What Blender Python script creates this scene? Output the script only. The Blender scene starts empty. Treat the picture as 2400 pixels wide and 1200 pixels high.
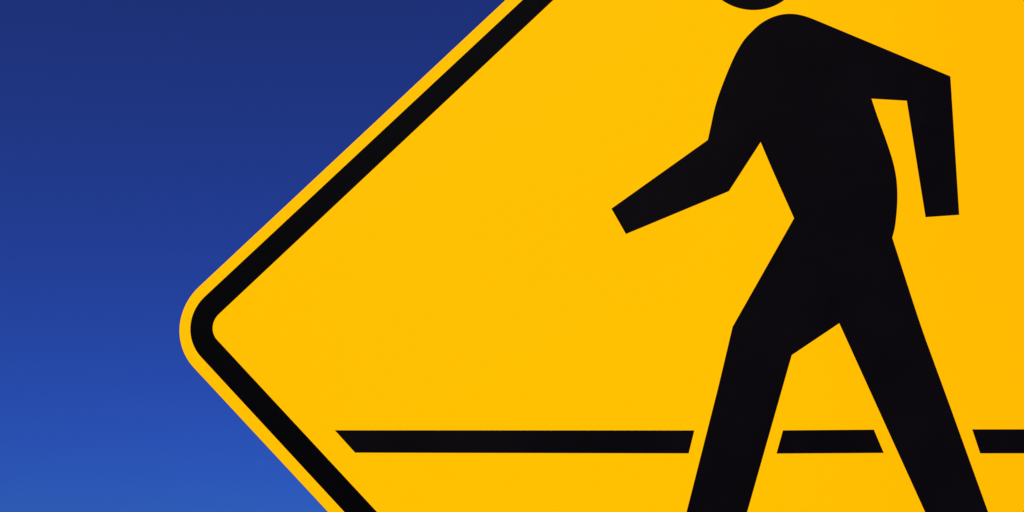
import bpy, bmesh, math
from mathutils import Vector
from mathutils.geometry import tessellate_polygon

S = bpy.context.scene
EXPO = 0.30                        # overall exposure of the photograph
COL = S.collection

# ------------------------------------------------------------------ camera
CAM_H = 1.75                       # eye height
PITCH = math.radians(15)
F_PX = 2900.0                      # focal length for a 2400 px wide photo
DIST = F_PX / 2300.0               # metres from lens to sign face
cam = bpy.data.cameras.new('camera')
cam.sensor_width = 36
cam.lens = 36 * F_PX / 2400
cam.clip_start = 0.05
cam.clip_end = 5000
co = bpy.data.objects.new('camera', cam)
co.location = (0, -DIST, CAM_H)
co.rotation_euler = (math.radians(90) + PITCH, 0, 0)
COL.objects.link(co)
S.camera = co

# measurements taken off the photograph, turned into metres on the sign face
def on_face(x, y):
    u = (x - 1200) / F_PX
    v = (600 - y) / F_PX
    Y = math.cos(PITCH) - v * math.sin(PITCH)
    Z = math.sin(PITCH) + v * math.cos(PITCH)
    t = DIST / Y
    return Vector((u * t, Z * t + CAM_H))

# ------------------------------------------------------------------ materials
def new_mat(name):
    m = bpy.data.materials.new(name)
    m.use_nodes = True
    return m, m.node_tree.nodes, m.node_tree.links, m.node_tree.nodes['Principled BSDF']

def noise(N, L, coord, scale, detail=3, rough=0.5):
    n = N.new('ShaderNodeTexNoise')
    n.inputs['Scale'].default_value = scale
    n.inputs['Detail'].default_value = detail
    n.inputs['Roughness'].default_value = rough
    L.new(coord.outputs['Object'], n.inputs['Vector'])
    return n

def ramp(N, L, src, a, b, c0, c1):
    r = N.new('ShaderNodeMapRange')
    r.inputs['From Min'].default_value = a
    r.inputs['From Max'].default_value = b
    r.inputs['To Min'].default_value = c0
    r.inputs['To Max'].default_value = c1
    L.new(src, r.inputs['Value'])
    return r

def yellow_sheeting():
    m, N, L, P = new_mat('yellow_reflective_sheeting')
    tc = N.new('ShaderNodeTexCoord')
    # the sheeting is a touch more orange towards its right-hand side and lower tip
    sep = N.new('ShaderNodeSeparateXYZ')
    L.new(tc.outputs['Object'], sep.inputs[0])
    fx = ramp(N, L, sep.outputs['X'], -0.10, 0.75, 0.0, 1.3)
    big = noise(N, L, tc, 2.2, 2)
    add = N.new('ShaderNodeMath'); add.operation = 'MULTIPLY_ADD'
    L.new(big.outputs['Fac'], add.inputs[0]); add.inputs[1].default_value = 0.3
    L.new(fx.outputs[0], add.inputs[2])
    sub = N.new('ShaderNodeMath'); sub.operation = 'SUBTRACT'; sub.use_clamp = True
    L.new(add.outputs[0], sub.inputs[0]); sub.inputs[1].default_value = 0.15
    mix = N.new('ShaderNodeMix'); mix.data_type = 'RGBA'
    mix.inputs['A'].default_value = (0.900, YG[0], 0.0, 1)
    mix.inputs['B'].default_value = (0.900, YG[1], 0.0006, 1)
    L.new(sub.outputs[0], mix.inputs['Factor'])
    fine = noise(N, L, tc, 260, 4, 0.6)
    fm = ramp(N, L, fine.outputs['Fac'], 0.3, 0.7, 0.992, 1.008)
    mul = N.new('ShaderNodeVectorMath'); mul.operation = 'SCALE'
    L.new(mix.outputs['Result'], mul.inputs[0]); L.new(fm.outputs[0], mul.inputs['Scale'])
    L.new(mul.outputs[0], P.inputs['Base Color'])
    rr = ramp(N, L, big.outputs['Fac'], 0.3, 0.7, 0.38, 0.5)
    L.new(rr.outputs[0], P.inputs['Roughness'])
    P.inputs['Specular IOR Level'].default_value = 0.01
    bp = N.new('ShaderNodeBump'); bp.inputs['Strength'].default_value = 0.05
    bp.inputs['Distance'].default_value = 0.0004
    L.new(fine.outputs['Fac'], bp.inputs['Height']); L.new(bp.outputs[0], P.inputs['Normal'])
    return m

def black_ink(name, base, spec):
    m, N, L, P = new_mat(name)
    tc = N.new('ShaderNodeTexCoord')
    n = noise(N, L, tc, 9, 5, 0.65)
    r = ramp(N, L, n.outputs['Fac'], 0.35, 0.65, 0.8, 1.25)
    v = N.new('ShaderNodeVectorMath'); v.operation = 'SCALE'
    v.inputs[0].default_value = base
    L.new(r.outputs[0], v.inputs['Scale'])
    L.new(v.outputs[0], P.inputs['Base Color'])
    P.inputs['Roughness'].default_value = 0.45
    P.inputs['Specular IOR Level'].default_value = spec
    return m

def metal(name, col, rough):
    m, N, L, P = new_mat(name)
    tc = N.new('ShaderNodeTexCoord')
    n = noise(N, L, tc, 30, 5, 0.6)
    r = ramp(N, L, n.outputs['Fac'], 0.3, 0.7, 0.8, 1.15)
    v = N.new('ShaderNodeVectorMath'); v.operation = 'SCALE'
    v.inputs[0].default_value = col
    L.new(r.outputs[0], v.inputs['Scale'])
    L.new(v.outputs[0], P.inputs['Base Color'])
    P.inputs['Metallic'].default_value = 0.9
    P.inputs['Roughness'].default_value = rough
    return m

YG = (0.456, 0.382)
M_YEL = yellow_sheeting()
M_BLK = black_ink('black_sign_ink', (0.0026, 0.0019, 0.0027), 0.02)
M_BRD = black_ink('black_border_ink', (0.0010, 0.0008, 0.0013), 0.015)
M_ALU = metal('bare_aluminium', (0.40, 0.41, 0.43), 0.5)
M_GAL = metal('galvanised_steel', (0.42, 0.44, 0.46), 0.5)

# ------------------------------------------------------------------ mesh helpers
def link(name, bm, mats, parent):
    bmesh.ops.recalc_face_normals(bm, faces=bm.faces)
    me = bpy.data.meshes.new(name)
    bm.to_mesh(me); bm.free()
    for m in mats: me.materials.append(m)
    o = bpy.data.objects.new(name, me)
    COL.objects.link(o)
    if parent:
        o.parent = parent
    return o

def slab(loop, y_front, y_back, bm=None):
    """closed outline (x,z) given depth between two y values, both ends capped"""
    bm = bm or bmesh.new()
    n = len(loop)
    f = [bm.verts.new((p[0], y_front, p[1])) for p in loop]
    b = [bm.verts.new((p[0], y_back, p[1])) for p in loop]
    for t in tessellate_polygon([[Vector((p[0], p[1], 0)) for p in loop]]):
        bm.faces.new([f[i] for i in t])
        bm.faces.new([b[i] for i in reversed(t)])
    for i in range(n):
        j = (i + 1) % n
        bm.faces.new((f[i], f[j], b[j], b[i]))
    return bm

def smooth_run(pts, n=6):
    """Catmull-Rom through the points"""
    out = []
    P = [Vector(p) for p in pts]
    for i in range(len(P) - 1):
        p0 = P[i - 1] if i else P[0] * 2 - P[1]
        p1, p2 = P[i], P[i + 1]
        p3 = P[i + 2] if i + 2 < len(P) else P[-1] * 2 - P[-2]
        for k in range(n):
            t = k / n
            out.append(0.5 * ((2 * p1) + (p2 - p0) * t + (2 * p0 - 5 * p1 + 4 * p2 - p3) * t * t
                              + (3 * p1 - p0 - 3 * p2 + p3) * t ** 3))
    out.append(P[-1])
    return out

# ------------------------------------------------------------------ sign geometry
CX = on_face(1935, 766).x
CORN = [(-0.3698, 0.2614, 0.0612), (-0.3524, 0.2621, 0.0457), (-0.3190, 0.2617, 0.0200)]
def rounded_diamond(i, grow=0.0, seg=28):
    x, z, r = CORN[i]
    x -= grow; r += grow * 0.7
    au, al = [(45.76, 45.39), (45.58, 45.64), (45.57, 45.71)][i]
    z += CAM_H
    hx = CX - x
    top = z + hx * math.tan(math.radians(au))
    bot = z - hx * math.tan(math.radians(al))
    C = [Vector((x, z)), Vector((CX, top)), Vector((CX + hx, z)), Vector((CX, bot))]
    out = []
    for k in range(4):
        a, b, c = C[k - 1], C[k], C[(k + 1) % 4]
        d1 = (a - b).normalized(); d2 = (c - b).normalized()
        half = d1.angle(d2) / 2
        t = r / math.tan(half)
        cen = b + (d1 + d2).normalized() * (r / math.sin(half))
        s = b + d1 * t - cen; e = b + d2 * t - cen
        w = math.acos(max(-1, min(1, s.dot(e) / r / r)))
        for q in range(seg + 1):
            u = q / seg
            out.append(cen + s * (math.sin((1 - u) * w) / math.sin(w)) + e * (math.sin(u * w) / math.sin(w)))
    return out

BASE_Z = 0.0
root = bpy.data.objects.new('pedestrian_crossing_sign', None)
root.location = (CX, 0.04, BASE_Z)
root.empty_display_size = 0.2
COL.objects.link(root)
root['label'] = 'yellow diamond warning sign with black walking figure and crossing lines against blue sky'
root['category'] = 'road sign'

OFF = Vector((CX, 0.04, BASE_Z))
def place(o):                       # mesh was made in world metres: re-base it on the empty
    for v in o.data.vertices: v.co -= OFF
    return o

TH = 0.0032                         # plate thickness
# plate: yellow face on a bare aluminium blank with a small rolled edge
def plate():
    bm = bmesh.new()
    rows = [(-0.0002, 0.0), (0.0001, 0.0001), (0.0003, 0.0004), (0.0003, TH - 0.0004), (-0.0001, TH)]
    rings = []
    for g, y in rows:
        rings.append([bm.verts.new((p.x, y, p.y)) for p in rounded_diamond(0, g)])
    n = len(rings[0])
    for k, (a, b) in enumerate(zip(rings, rings[1:])):
        for i in range(n):
            j = (i + 1) % n
            fc = bm.faces.new((a[i], a[j], b[j], b[i])); fc.material_index = 0 if k == 0 else 1; fc.smooth = True
    fr = bm.faces.new(rings[0]); fr.material_index = 0
    bk = bm.faces.new(list(reversed(rings[-1]))); bk.material_index = 1
    return bm
panel = place(link('sign_panel', plate(), [M_YEL, M_ALU], root))

# border ring
INK = 0.00025
bm = bmesh.new()
lo = rounded_diamond(1); li = rounded_diamond(2)
R = {}
for tag_, lp in (('o', lo), ('i', li)):
    for y in (-INK, -0.00002):
        R[tag_, y] = [bm.verts.new((p.x, y, p.y)) for p in lp]
n = len(lo)
for i in range(n):
    j = (i + 1) % n
    bm.faces.new((R['o', -INK][i], R['o', -INK][j], R['i', -INK][j], R['i', -INK][i]))
    bm.faces.new((R['o', -0.00002][i], R['o', -0.00002][j], R['i', -0.00002][j], R['i', -0.00002][i]))
    bm.faces.new((R['o', -INK][i], R['o', -INK][j], R['o', -0.00002][j], R['o', -0.00002][i]))
    bm.faces.new((R['i', -INK][i], R['i', -INK][j], R['i', -0.00002][j], R['i', -0.00002][i]))
place(link('border', bm, [M_BRD], root))

# walking figure ------------------------------------------------------------
back = [(1658.8, 328), (1666.5, 293), (1673.5, 260), (1683, 227), (1697, 189), (1711.7, 153), (1726.7, 121.5),
        (1743, 95), (1760.5, 75.5), (1780, 57.5), (1800, 45), (1820, 37), (1840, 33), (1860, 32.8), (1880, 36.2),
        (1898, 41.8), (1921, 51)]
belly = [(2042.3, 230.8), (2055, 269), (2070, 310), (2083, 347), (2093.8, 382.5), (2100.5, 416), (2103, 450),
         (2102.3, 484), (2098.8, 521), (2095.3, 541), (2091, 556.5)]
outl = []
outl += smooth_run(back)
outl += [Vector(p) for p in [(2227.3, 179), (2248, 503), (2169, 508.5), (2125, 235.6)]]
outl += smooth_run(belly)
outl += smooth_run([(2091, 556.5), (2153, 748), (2187.5, 845), (2229, 959), (2315.8, 1200)], 4)[1:]
outl += [Vector(p) for p in [(2424, 1502), (2322, 1524), (2304, 1502)]]
outl += [Vector(p) for p in [(2168, 1200), (1966.7, 757), (1855.4, 831.7), (1750.8, 1200), (1664, 1505),
                             (1492, 1505), (1508, 1474), (1540, 1474)]]
outl += [Vector(p) for p in [(1609, 1200), (1683, 909), (1717, 765.8), (1861, 511.5)]]
outl += smooth_run([(1861, 511.5), (1837, 458), (1809, 395), (1782.5, 332.4)], 4)[1:]
outl += [Vector(p) for p in [(1708, 447.6), (1466.8, 548), (1433, 489)]]
outl = [on_face(p.x, p.y) for p in outl]
fig = place(link('pedestrian_symbol', slab(outl, -INK, -0.00002), [M_BLK], root))
fig['label'] = 'black silhouette of a walking pedestrian'

hc = on_face(1760, -83); hr = (on_face(1760, 23) - hc).length
head = slab([hc + Vector((math.cos(a), math.sin(a))) * hr for a in [k * math.pi / 48 for k in range(96)]],
            -INK, -0.00002)
ho = link('head', head, [M_BLK], None)
place(ho); ho.parent = fig

# crosswalk line, broken where the legs pass --------------------------------
def mirrored(v): return Vector((2 * CX - v.x, v.y))
a, b = on_face(785, 1008.5), on_face(832, 1060.3)
bars = [
    ([a, on_face(1627, 1008.8), on_face(1614, 1062), b], 'long black line between border and front leg'),
    ([on_face(1835, 1008.6), on_face(2048, 1007), on_face(2071, 1061), on_face(1820, 1062.4)],
     'short black line between the two legs'),
    ([on_face(2278.5, 1006.3), Vector((mirrored(a).x, on_face(2400, 1005.5).y)),
      Vector((mirrored(b).x, on_face(2400, 1061).y)), on_face(2297, 1062)],
     'black line to the right of the rear leg'),
]
for loop, lab in bars:
    o = place(link('crosswalk_line', slab(loop, -INK, -0.00002), [M_BLK], root))
    o['label'] = lab

# square steel post behind the plate, and its two bolts ----------------------
bm = bmesh.new()
w = 0.025; r = 0.004
prof = []
for sx, sy, a0 in ((1, 1, 0), (-1, 1, 90), (-1, -1, 180), (1, -1, 270)):
    for k in range(5):
        t = math.radians(a0 + k * 22.5)
        prof.append((CX + sx * (w - r) + r * math.cos(t), 0.0305 + sy * (w - r) + r * math.sin(t)))
zt = 2.66
lo_ = [bm.verts.new((p[0], p[1], 0)) for p in prof]
hi_ = [bm.verts.new((p[0], p[1], zt)) for p in prof]
for i in range(len(prof)):
    j = (i + 1) % len(prof)
    bm.faces.new((lo_[i], lo_[j], hi_[j], hi_[i]))
bm.faces.new(lo_); bm.faces.new(hi_)
place(link('post', bm, [M_GAL], root))
for z in (2.60, 1.38):
    bm = bmesh.new()
    c = [Vector((CX + 0.008 * math.cos(k * math.pi / 3), z + 0.008 * math.sin(k * math.pi / 3))) for k in range(6)]
    slab(c, -0.006, -0.0003, bm)
    place(link('bolt', bm, [M_GAL], root))

# ------------------------------------------------------------------ light and sky
SUN_EL = math.radians(48)
SUN_ROT = math.radians(205)         # behind the photographer, to the left
sd = Vector((math.sin(SUN_ROT) * math.cos(SUN_EL), math.cos(SUN_ROT) * math.cos(SUN_EL), math.sin(SUN_EL)))
sl = bpy.data.lights.new('sun', 'SUN')
sl.energy = 5.0
sl.angle = math.radians(0.53)
sl.color = (1.0, 0.95, 0.88)
so = bpy.data.objects.new('sun', sl)
so.rotation_euler = sd.to_track_quat('Z', 'Y').to_euler()
so.location = (0, -3, 6)
COL.objects.link(so)

W = bpy.data.worlds.new('World')
S.world = W
W.use_nodes = True
N, L = W.node_tree.nodes, W.node_tree.links
bg = N['Background']
sky = N.new('ShaderNodeTexSky')
sky.sky_type = 'NISHITA'
sky.sun_disc = False
sky.sun_elevation = SUN_EL
sky.sun_rotation = SUN_ROT
sky.altitude = 0
sky.air_density = 1.0
sky.dust_density = 0.0
sky.ozone_density = 4.0
bg.inputs['Strength'].default_value = 0.1
# deep, saturated (polarised-looking) blue: a contrast curve per colour channel on the sky itself
sep = N.new('ShaderNodeSeparateColor')
comb = N.new('ShaderNodeCombineColor')
L.new(sky.outputs[0], sep.inputs[0])
GRADE = {'Red': (0.45, 0.013 / 0.107 ** 0.45), 'Green': (0.88, 0.0322 / 0.195 ** 0.88), 'Blue': (1.19, 0.192 / 0.361 ** 1.19)}
for ch, (g, a) in GRADE.items():
    m0 = N.new('ShaderNodeMath'); m0.operation = 'MULTIPLY'; m0.inputs[1].default_value = 0.1
    p = N.new('ShaderNodeMath'); p.operation = 'POWER'; p.inputs[1].default_value = g
    m1 = N.new('ShaderNodeMath'); m1.operation = 'MULTIPLY'; m1.inputs[1].default_value = a * 10 / 2 ** EXPO
    L.new(sep.outputs[ch], m0.inputs[0]); L.new(m0.outputs[0], p.inputs[0])
    L.new(p.outputs[0], m1.inputs[0]); L.new(m1.outputs[0], comb.inputs[ch])
L.new(comb.outputs[0], bg.inputs['Color'])

S.render.engine = 'CYCLES'
vs = S.view_settings
vs.view_transform = 'Standard'
vs.look = 'None'
vs.gamma = 1
vs.exposure = EXPO
vs.use_curve_mapping = False
